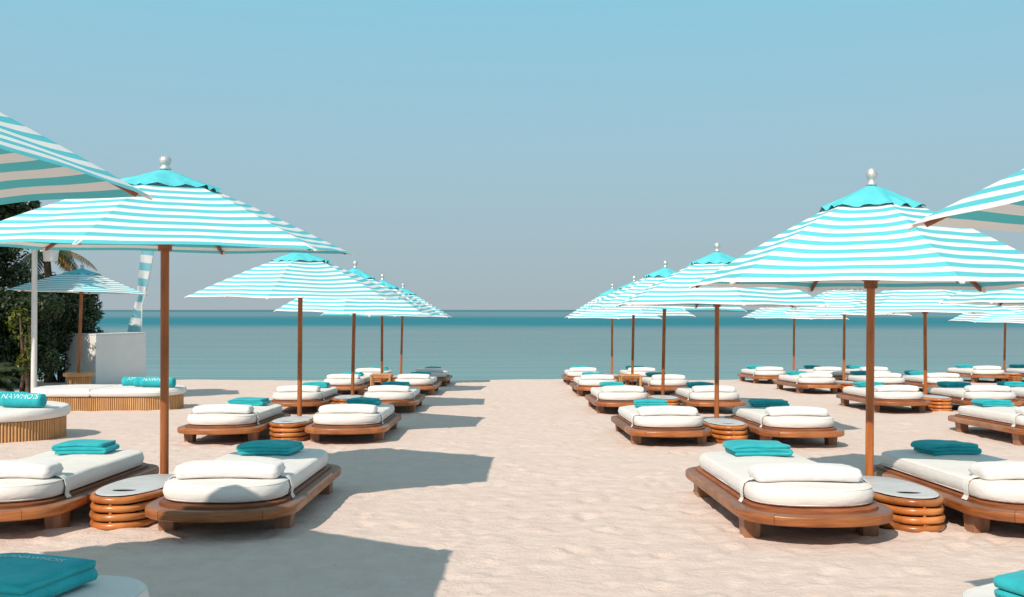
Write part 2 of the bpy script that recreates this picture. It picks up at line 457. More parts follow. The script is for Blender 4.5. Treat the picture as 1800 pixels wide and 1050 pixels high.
PAIR_SPOTS = [(-2.95, 7.05), (-3.01, 12.85), (-3.03, 17.75), (-3.06, 22.9), (-2.99, 26.9), (3.11, 6.88), (3.07, 12.45), (3.11, 17.6), (3.13, 22.5), (3.2, 27.45), (8.36, 17.7), (8.73, 23.4)]
def build_sand():
    xs = [0.0]
    st = .045
    while xs[-1] < 120:
        if xs[-1] > 4.5: st = min(st * 1.022, 6)
        xs.append(xs[-1] + st)
    xs = np.array([-v for v in xs[:0:-1]] + xs)
    ys = [3.0]
    while ys[-1] < 70:
        v = ys[-1]
        st = .04 if v < 8 else (.04 + (v - 8) * .0042 if v < 31.5 else .14 + (v - 31.5) * .12)
        ys.append(v + st)
    back = [3.0]; st = .06
    while back[-1] > -60: st *= 1.1; back.append(back[-1] - min(st, 6))
    ys = np.array(back[:0:-1] + ys)
    X, Y = np.meshgrid(xs, ys)
    k = .0261
    Z = -k * Y
    c = 30.3 + .25 * np.sin(X * .35) + 1.1 * vnoise(X * .5, X * 0 + .5, 9)
    dd = np.clip(Y - c, 0, None)
    Z -= dd * .11 * np.minimum(1, dd / 1.5)
    near = np.clip((45 - np.abs(Y - 10)) / 20, 0, 1)
    WX = X * .83 - Y * .56 + .35 * vnoise(X * 1.9, Y * 1.9, 21); WY = X * .56 + Y * .83 + .35 * vnoise(X * 1.9 + 40, Y * 1.9, 22)
    Z += near * -.008 + near * (.022 * vnoise(WX * .42, WY * .42, 1) + .012 * vnoise(WX * 1.3, WY * 1.3, 2)
                 + .010 * vnoise(WX * 3.1, WY * 3.1, 3) + .009 * vnoise(WX * 7.3, WY * 7.3, 4) + .006 * vnoise(WX * 15, WY * 15, 5))
    rng = random.Random(5)
    for i in range(3400):                      # trodden dents
        d = 2.6 + 27 * rng.random() ** 1.4
        x = rng.uniform(-.62, .62) * d
        ry = rng.uniform(.05, .14); rx = rng.uniform(.03, .07); dep = rng.uniform(.003, .016) * (1.7 if rng.random() < .12 else 1)
        a = rng.uniform(-.7, .7); ca, sa = math.cos(a), math.sin(a)
        i0, i1 = np.searchsorted(xs, [x - .5, x + .5]); j0, j1 = np.searchsorted(ys, [d - .5, d + .5])
        if i1 - i0 < 3 or j1 - j0 < 3: continue
        U, V = X[j0:j1, i0:i1] - x, Y[j0:j1, i0:i1] - d
        p, q = (U * ca + V * sa) / rx, (-U * sa + V * ca) / ry
        r2 = p * p + q * q
        Z[j0:j1, i0:i1] += dep * (-np.exp(-r2) + .45 * np.exp(-(np.sqrt(r2) - 1.75) ** 2 / .22))
    for mx_, my_ in PAIR_SPOTS:                # sand pushed up round the legs, tables and poles
        spots = [(mx_ + sd * .86 + lx, my_ + ly) for sd in (-1, 1) for lx in (-.44, .44) for ly in (.05, 1.70)] + [(mx_, my_ + 1.16)]
        spots += [(mx_ + .27 * math.cos(t), my_ + .6 + .58 * math.sin(t)) for t in (3.6, 4.2, 4.7, 5.2, 5.8)]
        for x, d in spots:
            x += rng.uniform(-.05, .05); d += rng.uniform(-.06, .05); w_ = rng.uniform(.09, .16); h_ = rng.uniform(.003, .016)
            i0, i1 = np.searchsorted(xs, [x - .6, x + .6]); j0, j1 = np.searchsorted(ys, [d - .6, d + .6])
            U, V = X[j0:j1, i0:i1] - x, Y[j0:j1, i0:i1] - d
            Z[j0:j1, i0:i1] += h_ * np.exp(-(U * U + V * V) / (w_ * w_)) * (1 + .8 * vnoise(U * 9 + i0, V * 9, 7))
    ny, nx = X.shape
    co = np.stack([X, Y, Z], -1).reshape(-1, 3).astype(np.float32)
    idx = np.arange(nx * ny).reshape(ny, nx)
    q = np.stack([idx[:-1, :-1], idx[:-1, 1:], idx[1:, 1:], idx[1:, :-1]], -1).reshape(-1, 4).astype(np.int32)
    me = bpy.data.meshes.new('beach_sand')
    me.vertices.add(len(co)); me.vertices.foreach_set('co', co.ravel())
    me.loops.add(q.size); me.loops.foreach_set('vertex_index', q.ravel())
    me.polygons.add(len(q)); me.polygons.foreach_set('loop_start', np.arange(0, q.size, 4, dtype=np.int32))
    me.polygons.foreach_set('loop_total', np.full(len(q), 4, np.int32))
    me.update(calc_edges=True); me.validate()
    me.polygons.foreach_set('use_smooth', np.ones(len(q), bool))
    me.materials.append(MATS['sand'])
    o = link('beach_sand', me)
    tag(o, 'pale trampled beach sand sloping gently down to the sea', 'sand', kind='structure')
build_sand()

SEA_Z = -1.42
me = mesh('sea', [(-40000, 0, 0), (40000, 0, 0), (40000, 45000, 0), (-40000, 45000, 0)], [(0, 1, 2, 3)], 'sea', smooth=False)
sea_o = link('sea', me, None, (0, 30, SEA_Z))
tag(sea_o, 'calm blue green sea reaching to the horizon', 'sea', kind='structure')

# ------------------------------------------------------------------ sun lounger
Y0, Y1 = -.41, 2.18
def make_lounger(seed):
    root = empty('sun_lounger')
    fr = lambda i: bed_outline(.56, Y0, .42, Y1, .38, i)
    prof = ((.014, .142), (.002, .150), (0, .162), (0, .200), (.004, .211), (.015, .218), (.13, .218), (.165, .216), (.165, .142))
    lines = [fr(i) for i, z in prof]; NP = len(lines[0])
    for a, b in ((4, 10), (10, 15), (15, 19), (19, 24), (24, 30), (30, 35), (35, 39), (39, 44)):
        loops = []
        for k in range(a, b + 1):
            e = .018 if k in (a, b) else 0
            k2 = k + 1 if k == a else k - 1
            ring = []
            for ln, (i_, z) in zip(lines, prof):
                p, q = Vector(ln[k % NP]), Vector(ln[k2 % NP])
                p = p + (q - p).normalized() * (.0016 if e else 0)
                ring.append((p.x, p.y, z))
            loops.append(ring)
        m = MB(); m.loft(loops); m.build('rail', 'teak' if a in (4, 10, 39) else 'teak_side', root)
    tr = lambda i: bed_outline(.475, Y0 + .085, .38, Y1 - .085, .34, i)
    m = MB(); m.loft([[(x, y, z) for x, y in tr(i)] for i, z in ((.0, .150), (0, .238), (.008, .243))])
    m.build('slat_tray', 'teak_tray', root)
    for sx in (-1, 1):
        for y in (0.0, 1.62):
            m = MB(); loops = []
            for z, dx, dy in ((-.12, .015, .012), (.05, .008, .006), (.147, 0, 0)):
                x0, x1 = sx * (.365 + dx), sx * (.502 - dx)
                xa, xb = min(x0, x1), max(x0, x1); ya, yb = y + dy, y + .17 - dy; b = .008
                loops.append([(xa + b, ya, z), (xb - b, ya, z), (xb, ya + b, z), (xb, yb - b, z), (xb - b, yb, z), (xa + b, yb, z), (xa, yb - b, z), (xa, ya + b, z)])
            m.loft(loops); m.build('leg', 'teak_x', root)
    mo = lambda i: bed_outline(.455, Y0 + .16, .34, Y1 - .17, .33, i)
    mat = cushion(mo, .247, .378, .036, seed, .012, .010).build('mattress', 'canvas', root, angle=0)
    for z in (.263, .362):
        m = MB(); m.tube([(x, y, z) for x, y in mo(.009)], .0055, 5, True)
        m.build('piping', 'piping', mat, angle=0)
    # strap: ribbon down both sides below the pillow
    sy = .16
    for s in (-1, 1):
        m = MB()
        path = [(.30, .400), (.385, .397), (.43, .388), (.462, .362), (.475, .32), (.474, .28), (.468, .25), (.485, .222)]
        a = [(s * x, sy - .036 + .004 * math.sin(k * 2 + seed), z) for k, (x, z) in enumerate(path)]
        b = [(s * x, sy + .036 + .006 * math.sin(k * 1.7 + seed), z) for k, (x, z) in enumerate(path)]
        a2 = [(s * (x + .004), y, z + .003) for (x, z), (_, y, _) in zip(path, a)]
        b2 = [(s * (x + .004), y, z + .003) for (x, z), (_, y, _) in zip(path, b)]
        m.loft([[p, q, r_, t] for p, q, r_, t in zip(a, b, b2, a2)])
        m.build('strap', 'strap', root)
    def po(i):
        pts = []; hx, hy, r0 = .39 - i, .135 - i, max(.05 - i * .5, .01)
        for cxs, cys, a0 in ((1, -1, -90), (1, 1, 0), (-1, 1, 90), (-1, -1, 180)):
            for k in range(5):
                t = rad(a0 + 22.5 * k)
                pts.append((cxs * (hx - r0) + r0 * math.cos(t), .16 + cys * (hy - r0) + r0 * math.sin(t)))
            nx_ = 4
            c2 = {(1, -1): (1, 1), (1, 1): (-1, 1), (-1, 1): (-1, -1), (-1, -1): (1, -1)}[(cxs, cys)]
            p0 = pts[-1]
            t2 = rad(a0 + 90)
            p1 = (c2[0] * (hx - r0) + r0 * math.cos(t2), .16 + c2[1] * (hy - r0) + r0 * math.sin(t2))
            for k in range(1, nx_): pts.append((p0[0] + (p1[0] - p0[0]) * k / nx_, p0[1] + (p1[1] - p0[1]) * k / nx_))
        return pts
    pm = cushion(po, .386, .488, .030, seed + 40, .016, .007)
    # the pillow bows a little in the middle
    pm.v = [(x, y + .006 * math.cos(x * 4) - .006, z + .004 * (1 - (x / .39) ** 2) - (.006 if abs(x) > .33 else 0)) for x, y, z in pm.v]
    pm.build('pillow', 'pillow', root, angle=0)
    return root

# ------------------------------------------------------------------ rattan table
def ell(a, b, n=40, p=2.25, cx=0, cy=0):
    return [(cx + a * se(math.cos(2 * math.pi * i / n), p), cy + b * se(math.sin(2 * math.pi * i / n), p)) for i in range(n)]
def make_table():
    root = empty('rattan_table')
    a, b = .262, .56
    for i, z in enumerate((.028, .092, .156, .222)):
        m = MB(); k = .004 * math.sin(i * 2.2)
        m.tube([(x, y, z + .002 * math.sin(j * .7 + i)) for j, (x, y) in enumerate(ell(a + k, b + k, 48))], .0275, 9, True)
        m.build('ring', 'rattan', root, angle=0)
    for sx, sy in ((0, -1), (0, 1), (-1, .0), (1, .0)):
        m = MB(); px, py = sx * a, sy * b
        m.lathe([(.012, .0), (.012, .225)], 8, (px, py)); m.build('connector', 'rattan', root)
    m = MB(); n = 40
    out, hole = ell(a - .012, b - .012, n), None
    def lp(pts, z): return [(x, y, z) for x, y in pts]
    hc = -.30
    hole = [(.095 * math.cos(2 * math.pi * i / n), hc + .062 * math.sin(2 * math.pi * i / n)) for i in range(n)]
    inn = [((o[0] * .5 + h[0] * .5), (o[1] * .5 + h[1] * .5)) for o, h in zip(out, hole)]
    m.loft([lp(hole, .2525), lp(ell(a - .02, b - .02, n), .2525), lp(out, .254), lp(out, .256), lp(ell(a - .018, b - .018, n), .259), lp(inn, .259), lp(hole, .259), lp(hole, .2525)], False, False)
    m.build('top_board', 'board', root)
    m = MB(); m.loft([lp([(x * 1.04, hc + (y - hc) * 1.04) for x, y in hole], z) for z in (.252, .08)], False, True)  # black cup added under the hole to stand in for the shade inside
    m.build('hole_shade_cup', 'dark', root)
    return root

def make_cane_table():
    root = empty('cane_side_table')
    for sx in (-1, 1):
        for sy in (-1, 1):
            m = MB(); m.tube([(sx * .23, sy * .19, z) for z in (-.1, .1, .25, .45)], .028, 8); m.build('leg', 'cane', root)
    for z in (.16, .40):
        m = MB()
        for k in range(7): m.tube([(-.24, -.18 + .06 * k, z), (.24, -.18 + .06 * k, z)], .026, 6)
        m.build('shelf', 'rattan', root)
    for sy in (-1, 1):
        m = MB(); m.tube([(-.26, sy * .2, .46), (.26, sy * .2, .46)], .02, 8); m.build('rail', 'cane', root)
    for sx in (-1, 1):
        m = MB(); m.tube([(sx * .24, -.22, .455), (sx * .24, .22, .455)], .02, 8); m.build('rail', 'cane', root)
    return root

# ------------------------------------------------------------------ umbrella
HR, HF, RU = 1.92, 2.92, 1.62       # rim height, finial top, radius to the corners
def make_umbrella(seed, canopy_mat):
    root = empty('beach_umbrella')
    rng = random.Random(seed)
    ap = HF - .17                    # where the cloth would meet the pole
    def rib_z(t):                    # t: 0 at pole, 1 at rim
        return ap + (HR - ap) * (t ** 1.0) + .05 * math.sin(math.pi * t ** .7)
    def rib_pt(k, t):
        a = -math.pi / 2 + k * math.pi / 3
        return Vector((RU * t * math.cos(a), RU * t * math.sin(a), rib_z(t)))
    NU, NV = 12, 18
    for k in range(6):
        sag = rng.uniform(.006, .038); ph = rng.uniform(0, 6)
        v, f, uv = [], [], []
        for j in range(NV + 1):
            t = .06 + .94 * j / NV
            p, q = rib_pt(k, t), rib_pt(k + 1, t)
            nrm = Vector(((p + q).x, (p + q).y, 0)).normalized()
            for i in range(NU + 1):
                u = i / NU; w = 4 * u * (1 - u)
                pt = p.lerp(q, u)
                pt.z += (-sag * math.sin(math.pi * min(1, t * .93) ** 1.3) + .018 * t ** 6) * w
                pt.z += .006 * t * math.sin(u * 9 + ph) * w
                if j == NV: pt -= nrm * .02 * w               # hem drawn in between the corners
                v.append(pt); uv.append(((u - .5) * t, (1 - t) * RU * 1.02))
        for j in range(NV):
            for i in range(NU):
                a = j * (NU + 1) + i
                f.append((a, a + NU + 1, a + NU + 2, a + 1))
        link('canopy_panel', mesh('canopy_panel', v, f, canopy_mat, angle=0, uvs=uv), root)
        # rib under the seam with its pocket
        m = MB(); pts = [rib_pt(k, t) - Vector((0, 0, .028)) for t in (.05, .3, .55, .8, .965)]
        for i in range(4): m.bar(pts[i], pts[i + 1], .022, .034)
        rb = m.build('rib', 'rib', root)
        m = MB(); e = rib_pt(k, .955) - Vector((0, 0, .014)); e2 = rib_pt(k, 1.004) - Vector((0, 0, .010))
        m.bar(e, e2, .05, .02, w2=.03, h2=.012); m.build('corner_pocket', 'canvas', rb)
        m = MB(); a = -math.pi / 2 + k * math.pi / 3; dr = Vector((math.cos(a), math.sin(a), 0))
        m.bar(dr * .045 + Vector((0, 0, HR + .115)), rib_pt(k, .36) - Vector((0, 0, .05)), .02, .030)
        m.build('strut', 'rib', root)
    # vent cap with a fluttering hem
    N = 60; loops = []
    for j in range(8):
        t = j / 7; lp = []
        for i in range(N):
            a = -math.pi / 2 + 2 * math.pi * i / N
            ph = (i % 10) / 10
            hexr = math.cos(math.pi / 6) / math.cos((a + math.pi / 2) % (math.pi / 3) - math.pi / 6)
            rr = .045 + .40 * t * (1 + (hexr - 1) * 1.1)
            z = rib_z(rr / RU / hexr) + .042 - .024 * t
            fl = max(0, (t - .45) / .55)
            wv = math.sin(4 * math.pi * ph + seed + math.floor(i / 10) * 1.9) * .020 + mnoise.noise(Vector((math.cos(a) * 4, math.sin(a) * 4, seed))) * .05
            z += fl * wv * .8
            lp.append((rr * math.cos(a) * (1 + fl * wv * .5), rr * math.sin(a) * (1 + fl * wv * .5), z))
        loops.append(lp)
    m = MB(); m.loft(loops, False, False); m.build('vent_cap', 'cap', root, angle=0)
    m = MB(); m.lathe([(.045, HF - .135), (.048, HF - .115), (.032, HF - .10), (.03, HF - .080), (.040, HF - .068), (.049, HF - .040), (.047, HF - .018), (.036, HF + .004), (.018, HF + .018), (.006, HF + .022)], 18)
    m.build('finial', 'metal', root, angle=0)
    m = MB(); m.lathe([(.034, -1.0), (.034, HF - .12)], 16); m.build('pole', 'pole', root)
    m = MB(); m.lathe([(.05, HR - .015), (.056, HR - .01), (.056, HR + .045), (.072, HR + .05), (.076, HR + .14), (.045, HR + .145)], 12)
    m.build('runner', 'rib', root)
    m = MB(); m.lathe([(.05, HF - .30), (.075, HF - .295), (.075, HF - .245), (.05, HF - .24)], 12); m.build('hub', 'rib', root)
    return root

def place_umbrella(proto, x, y, hr, hf, label, group='striped parasols set out in rows', lean=(.0, .7), rz=0, scale=1.0, base=None):
    o = copy_tree(proto)
    s = (hf - hr) / (HF - HR)
    g = ground_z(x, y) if base is None else base
    o.scale = (scale, scale, s)
    o.location = (x, y, g + hr - HR * s)
    o.rotation_euler = (rad(lean[0]), rad(lean[1]), rad(rz))
    tag(o, label, 'umbrella', group)
    return o

# ------------------------------------------------------------------ towel
def make_towel(seed, w=.50, d=.36, layers=3):
    """a terry towel folded into a flat stack: one continuous ribbon folded back and forth"""
    rng = random.Random(seed)
    th = .029; path = []; hw = w / 2
    for L in range(layers):
        z = .015 + L * (th + .0015)
        s = 1 if L % 2 == 0 else -1
        sh = rng.uniform(-.012, .012)
        for k in range(9):
            t = -1 + 2 * k / 8
            path.append((s * t * (hw - .02) + sh, z))
        if L < layers - 1:
            r_ = (th + .0015) / 2
            for k in range(1, 4):
                a = -math.pi / 2 + math.pi * k / 4
                path.append((s * (hw - .02 + r_ * 1.1 * math.cos(a)) + sh, z + r_ + r_ * math.sin(a)))
    n = len(path); left, right = [], []
    for i, (x, z) in enumerate(path):
        a, b = path[max(i - 1, 0)], path[min(i + 1, n - 1)]
        dx, dz = b[0] - a[0], b[1] - a[1]; l = math.hypot(dx, dz) or 1
        left.append((x - dz / l * th / 2, z + dx / l * th / 2)); right.append((x + dz / l * th / 2, z - dx / l * th / 2))
    ring = left + right[::-1]
    NY = 10; loops = []
    for j in range(-1, NY + 2):
        jj = min(max(j, 0), NY); y = -d / 2 + d * jj / NY
        sc = 1.0
        lp = []
        for (x, z), c in zip(ring, path + path[::-1]):
            k = 1.0 if 0 <= j <= NY else .45
            xx = c[0] + (x - c[0]) * k; zz = c[1] + (z - c[1]) * k
            yy = y + (.008 if j < 0 else (-.008 if j > NY else 0)) * 0 + (-.006 if j < 0 else (.006 if j > NY else 0))
            frac = z / (layers * .03)
            wob = mnoise.noise(Vector((xx * 5 + seed, yy * 5, zz * 14)))
            edge = max(0, abs(xx) / hw - .6)
            lp.append((xx + .012 * wob * frac + rng.uniform(-.001, .001), yy + .016 * frac * mnoise.noise(Vector((xx * 4, seed, zz * 30))), zz * (1 - .10 * edge) + frac * .012 * wob + .008 * frac * (1 - (xx / hw) ** 2)))
        loops.append(lp)
    m = MB(); m.loft(loops)
    return m

def text_mesh(body, size, mat, fn=None):
    cu = bpy.data.curves.new('lettering', 'FONT'); cu.body = body; cu.size = size; cu.align_x = 'CENTER'; cu.align_y = 'CENTER'
    cu.resolution_u = 3; cu.extrude = .0
    o = bpy.data.objects.new('lettering_source', cu); C.objects.link(o)
    dg = bpy.context.evaluated_depsgraph_get(); dg.update()
    me = bpy.data.meshes.new_from_object(o.evaluated_get(dg))
    bpy.data.objects.remove(o)
    me.materials.clear(); me.materials.append(MATS[mat])
    if fn:
        for v in me.vertices: v.co = fn(v.co)
    return me

# ------------------------------------------------------------------ place the rows
loungers = [make_lounger(s) for s in (1.3, 7.9, 15.2)]
tables = make_table()
cane = make_cane_table()
umb_a = make_umbrella(3, 'canopy')
umb_b = make_umbrella(11, 'canopy_b')
umb_c = make_umbrella(23, 'canopy')
umb_d = make_umbrella(37, 'canopy')
towel_meshes = [make_towel(s, w, d).mesh('towel', 'towel', angle=0) for s, w, d in ((1, .50, .36), (5, .52, .38), (9, .46, .34))]
big_towel = make_towel(13, .60, .44).mesh('big_towel', 'towel', angle=0)
ROW = {0: 'cut off by the frame', 1: 'first full row', 2: 'second row', 3: 'third row', 4: 'fourth row', 5: 'last row by the water'}
COL = {'L': 'left of the aisle', 'R': 'right of the aisle', 'M': 'in the right block', 'N': 'at the far right'}
PAIR = {-1: 'left of its pair', 1: 'right of its pair', 0: 'standing alone'}
TP = {-1: 'left lounger', 1: 'right lounger', 0: 'lone lounger'}
rng = random.Random(21)
used = {}
cnt = 0
def lounger(x, y, row, col, side, towel=True, label=None, tdx=0, tdy=0, trz=0, twhere=None, tmesh=None):
    global cnt
    o = copy_tree(loungers[cnt % 3]); cnt += 1
    z = ground_z(x, y + .9)
    o.location = (x, y, ground_z(x, y)); o.rotation_euler = (-.0261, 0, rad(rng.uniform(-.6, .6)))
    tag(o, label or f'wooden lounger, {ROW[row]} {COL[col]}, {PAIR[side]}', 'sun lounger', 'low wooden sun loungers')
    if towel:
        t = link('folded_towel', tmesh or towel_meshes[cnt % 3])
        t.location = (x + tdx, y + 1.62 + tdy, ground_z(x, y + 1.6 + tdy) + .395)
        t.rotation_euler = (-.0261, 0, rad(trz + rng.uniform(-5, 5)))
        tag(t, twhere or f'folded teal towel, {ROW[row]} {COL[col]}, {TP[side]}', 'towel', 'folded teal towels on the loungers')
        if tmesh:            # stitched lettering that follows the cloth
            bv = BVHTree.FromPolygons([v.co for v in tmesh.vertices], [tuple(p.vertices) for p in tmesh.polygons])
            def lay(co):
                p = Vector((co.x, co.y + .15, 1)); hit = bv.ray_cast(p, Vector((0, 0, -1)))[0]
                return Vector((p.x, p.y, (hit.z if hit else .1) + .003))
            link('lettering', text_mesh('AMVANAWHOIS', .05, 'thread', lay), t)
        return o, t
    return o, None

def pair(mid, y, row, col, tbl='ring', sides=(-1, 1), gap=.86, tw=(0, 0, 0, 0)):
    for s in sides:
        lounger(mid + s * gap, y + rng.uniform(-.05, .05), row, col, s, tdx=rng.uniform(-.06, .06), tdy=rng.uniform(-.08, .06), trz=rng.uniform(-6, 6))
    if tbl == 'ring':
        t = copy_tree(tables); t.location = (mid, y + .60, ground_z(mid, y + .6)); t.rotation_euler = (-.0261, 0, 0)
        tag(t, f'oval rattan ring table, {ROW[row]} {COL[col]}, between loungers', 'table', 'oval rattan tables between loungers')
    elif tbl == 'cane':
        t = copy_tree(cane); t.location = (mid, y + .70, ground_z(mid, y + .7))
        tag(t, f'legged bamboo side table, {ROW[row]} {COL[col]}', 'table', 'bamboo side tables')

def umb(proto, x, y, hr, hf, row, col, **k):
    if row > 1:
        k.setdefault('lean', (rng.uniform(-1, 1.2), .7 + rng.uniform(-.7, .7))); k.setdefault('rz', rng.uniform(-4, 4)); k.setdefault('scale', rng.uniform(.98, 1.02))
    return place_umbrella(proto, x, y, hr, hf, f'turquoise and white striped parasol, {ROW[row]} {COL[col]}', **k)

# left of the aisle
lounger(-2.0, 2.33, 0, 'L', 1, label='wooden lounger of which only the white mattress end shows, bottom left corner', tdx=-.11, tdy=.02, trz=-14, twhere='large dark teal folded towel at the bottom left corner', tmesh=big_towel)
umb(umb_b, -3.04, 3.5, 2.10, 2.99, 0, 'L')
pair(-2.95, 7.05, 1, 'L'); umb(umb_b, -2.965, 8.25, 2.21, 3.01, 1, 'L', scale=1.06, lean=(2.2, .7))
pair(-3.01, 12.85, 2, 'L'); umb(umb_c, -3.03, 14.0, 2.02, 2.82, 2, 'L')
pair(-3.03, 17.75, 3, 'L'); umb(umb_a, -3.03, 18.85, 1.93, 2.93, 3, 'L')
pair(-3.06, 22.9, 4, 'L', 'cane'); umb(umb_b, -3.12, 24.1, 1.98, 3.0, 4, 'L')
pair(-2.99, 26.9, 5, 'L'); umb(umb_d, -3.06, 28.05, 2.02, 2.98, 5, 'L')
# right of the aisle
lounger(2.36, 2.15, 0, 'R', -1, label='wooden lounger of which only a white mattress corner shows, bottom right corner', tdx=-.05, tdy=.0, trz=24, twhere='bright teal folded towel at the bottom right corner')
umb(umb_a, 2.98, 2.87, 1.86, 2.73, 0, 'R')
pair(3.11, 6.88, 1, 'R'); umb(umb_a, 3.15, 8.08, 1.88, 2.89, 1, 'R')
pair(3.07, 12.45, 2, 'R'); umb(umb_c, 3.09, 13.6, 1.88, 2.79, 2, 'R')
pair(3.11, 17.6, 3, 'R'); umb(umb_b, 3.18, 18.75, 1.98, 2.93, 3, 'R')
pair(3.13, 22.5, 4, 'R', 'cane'); umb(umb_d, 3.24, 23.65, 1.97, 2.93, 4, 'R')
pair(3.2, 27.45, 5, 'R'); umb(umb_a, 3.30, 28.6, 1.97, 3.0, 5, 'R')
# right hand block
lounger(7.35, 12.44, 2, 'M', -1)
umb(umb_d, 8.02, 13.6, 1.90, 2.86, 2, 'M')
pair(8.36, 17.7, 3, 'M'); umb(umb_c, 8.50, 18.85, 1.90, 2.87, 3, 'M')
pair(8.73, 23.4, 4, 'M'); umb(umb_a, 8.90, 24.5, 1.99, 2.95, 4, 'M')
pair(8.84, 27.9, 5, 'M', None); umb(umb_d, 8.98, 29.0, 1.97, 2.92, 5, 'M')
lounger(10.55, 17.75, 3, 'M', 0, label='wooden lounger, third row, at the right picture edge', twhere='folded teal towel, third row, at the right picture edge')
lounger(11.05, 23.4, 4, 'M', 0, label='lone wooden lounger, fourth row of the right block', twhere='folded teal towel, fourth row of the right block, on lone lounger')
lounger(11.1, 27.9, 5, 'M', 0, label='lone wooden lounger by the water between right hand block and far right parasol', twhere='folded teal towel on the lone lounger by the water at right')
pair(15.75, 28.6, 5, 'N'); umb(umb_a, 15.95, 29.8, 1.86, 2.85, 5, 'N')

# ------------------------------------------------------------------ bamboo daybeds on the left
def stad(hx, hy, ins=0, n=16):
    pts = []; hx -= ins; hy -= ins; st = hx - hy
    for s, a0 in ((1, -90), (-1, 90)):
        for i in range(n + 1):
            t = rad(a0 + 180 * i / n); pts.append((s * st + hy * math.cos(t), hy * math.sin(t)))
        for k in range(1, 8): pts.append((s * st - s * 2 * st * k / 8, s * hy))
    return pts
def resample(pts, step):
    out = []; n = len(pts); carry = 0
    for i in range(n):
        p, q = Vector(pts[i]), Vector(pts[(i + 1) % n]); l = (q - p).length
        d = carry
        while d < l:
            out.append((p.lerp(q, d / l), (q - p).normalized())); d += step
        carry = d - l
    return out
def daybed(x, y, hx, hy, zb, zt, label, splits=None, rz=0):
    root = empty('bamboo_daybed', (x, y, ground_z(x, y)), rad(rz))
    tag(root, label, 'daybed', 'bamboo clad daybeds')
    m = MB(); m.loft([[(px, py, z) for px, py in stad(hx, hy, .03)] for z in (-.15, zb)]); m.build('core', 'cane', root)
    m = MB()
    g = random.Random(int(hx * 100))
    for p, t in resample(stad(hx, hy, .018), .041):
        rr = .0185 + g.uniform(-.002, .002)
        m.lathe([(rr, -.14), (rr, zb - .006 + g.uniform(-.003, .002))], 6, (p.x, p.y))
    o = m.build('bamboo_cladding', 'cane', root, smooth=False); o['kind'] = 'stuff'
    if splits is None:
        cushion(lambda i: stad(hx + .05, hy + .05, i), zb + .004, zt, .05, hx, .02, .008).build('mattress', 'canvas', root, angle=0)
    else:
        for (a, b) in splits:
            def half(i, a=a, b=b):
                pts = []
                for px, py in stad(hx + .05, hy + .05, i):
                    pts.append((min(max(px, a + i), b - i), py))
                return pts
            cm = cushion(half, zb + .004, zt, .05, a, .015, .008)
            cm.build('mattress', 'canvas', root, angle=35)
    return root
daybed(-7.80, 13.52, 1.47, .76, .29, .45, 'rounded bamboo clad daybed with white mattress at the left edge, nearer one')
daybed(-7.90, 18.95, 1.44, .62, .27, .42, 'long bamboo clad daybed with split white mattress by the lamp post', splits=[(-2, -.125), (-.115, 2)])

def rolled_towel(x, y, z, L, R, rz, text, label, seed):
    root = empty('rolled_towel', (x, y, z + R), rad(rz)); tag(root, label, 'towel', 'rolled teal towels on the daybeds')
    N = 24; loops = []
    xs = [0, 0, .004] + [i / 10 for i in range(1, 10)] + [.996, 1, 1]
    scs = [.12, .80, .97] + [1] * 9 + [.97, .80, .12]
    for i, (t, s) in enumerate(zip(xs, scs)):
        lp = []
        for k in range(N):
            a = 2 * math.pi * k / N
            rr = R * s * (1 + .05 * mnoise.noise(Vector((t * 6 + seed, math.cos(a) * 2, math.sin(a) * 2))) + .05 * (k / N if s > .5 else 0))
            dx = -.008 * math.cos(s * 20) if s < .9 else 0
            lp.append(((t - .5) * L + (dx if t > .5 else -dx), rr * math.cos(a), rr * math.sin(a)))
        loops.append(lp)
    m = MB(); m.loft(loops); rl = m.build('roll', 'towel', root, angle=60)
    for sx in (-1, 1):       # visible spiral at each end
        m = MB(); pts = []
        for k in range(50):
            a = k * .5; rr = R * (.12 + .8 * k / 50)
            pts.append((sx * (L / 2 + .004), rr * math.cos(a), rr * math.sin(a)))
        m.tube(pts, .006, 5); m.build('roll_edge', 'towel', root, angle=0)
    if text:
        R2 = R * 1.075
        def bend(co):
            a = rad(143) + (-co.y) / R2
            return Vector((co.x, R2 * math.cos(a), R2 * math.sin(a)))
        link('lettering', text_mesh(text, .115, 'thread', bend), root)
    return root
gz = ground_z
rolled_towel(-7.24, 13.62, gz(-7, 13.6) + .455, .78, .095, -4, 'AMVA      ', 'rolled teal towel with white lettering, rearmost on the nearer daybed', 1)
rolled_towel(-6.95, 13.42, gz(-7, 13.4) + .455, .66, .092, -5, '', 'rolled teal towel, middle one of three on the nearer daybed', 4)
rolled_towel(-6.72, 13.22, gz(-7, 13.2) + .455, .58, .095, -6, 'NAWHOIS', 'rolled teal towel with white lettering, front one on the nearer daybed', 7)
rolled_towel(-7.32, 19.05, gz(-7, 19.0) + .425, .72, .095, -3, 'AMVA      ', 'rolled teal towel with white lettering, rearmost on the far daybed', 11)
rolled_towel(-7.06, 18.86, gz(-7, 18.8) + .425, .62, .09, -4, '', 'rolled teal towel, middle one of three on the far daybed', 14)
rolled_towel(-6.86, 18.72, gz(-7, 18.6) + .425, .66, .095, -5, 'NAWHOIS', 'rolled teal towel with white lettering, front one beside the parasol pole', 17)

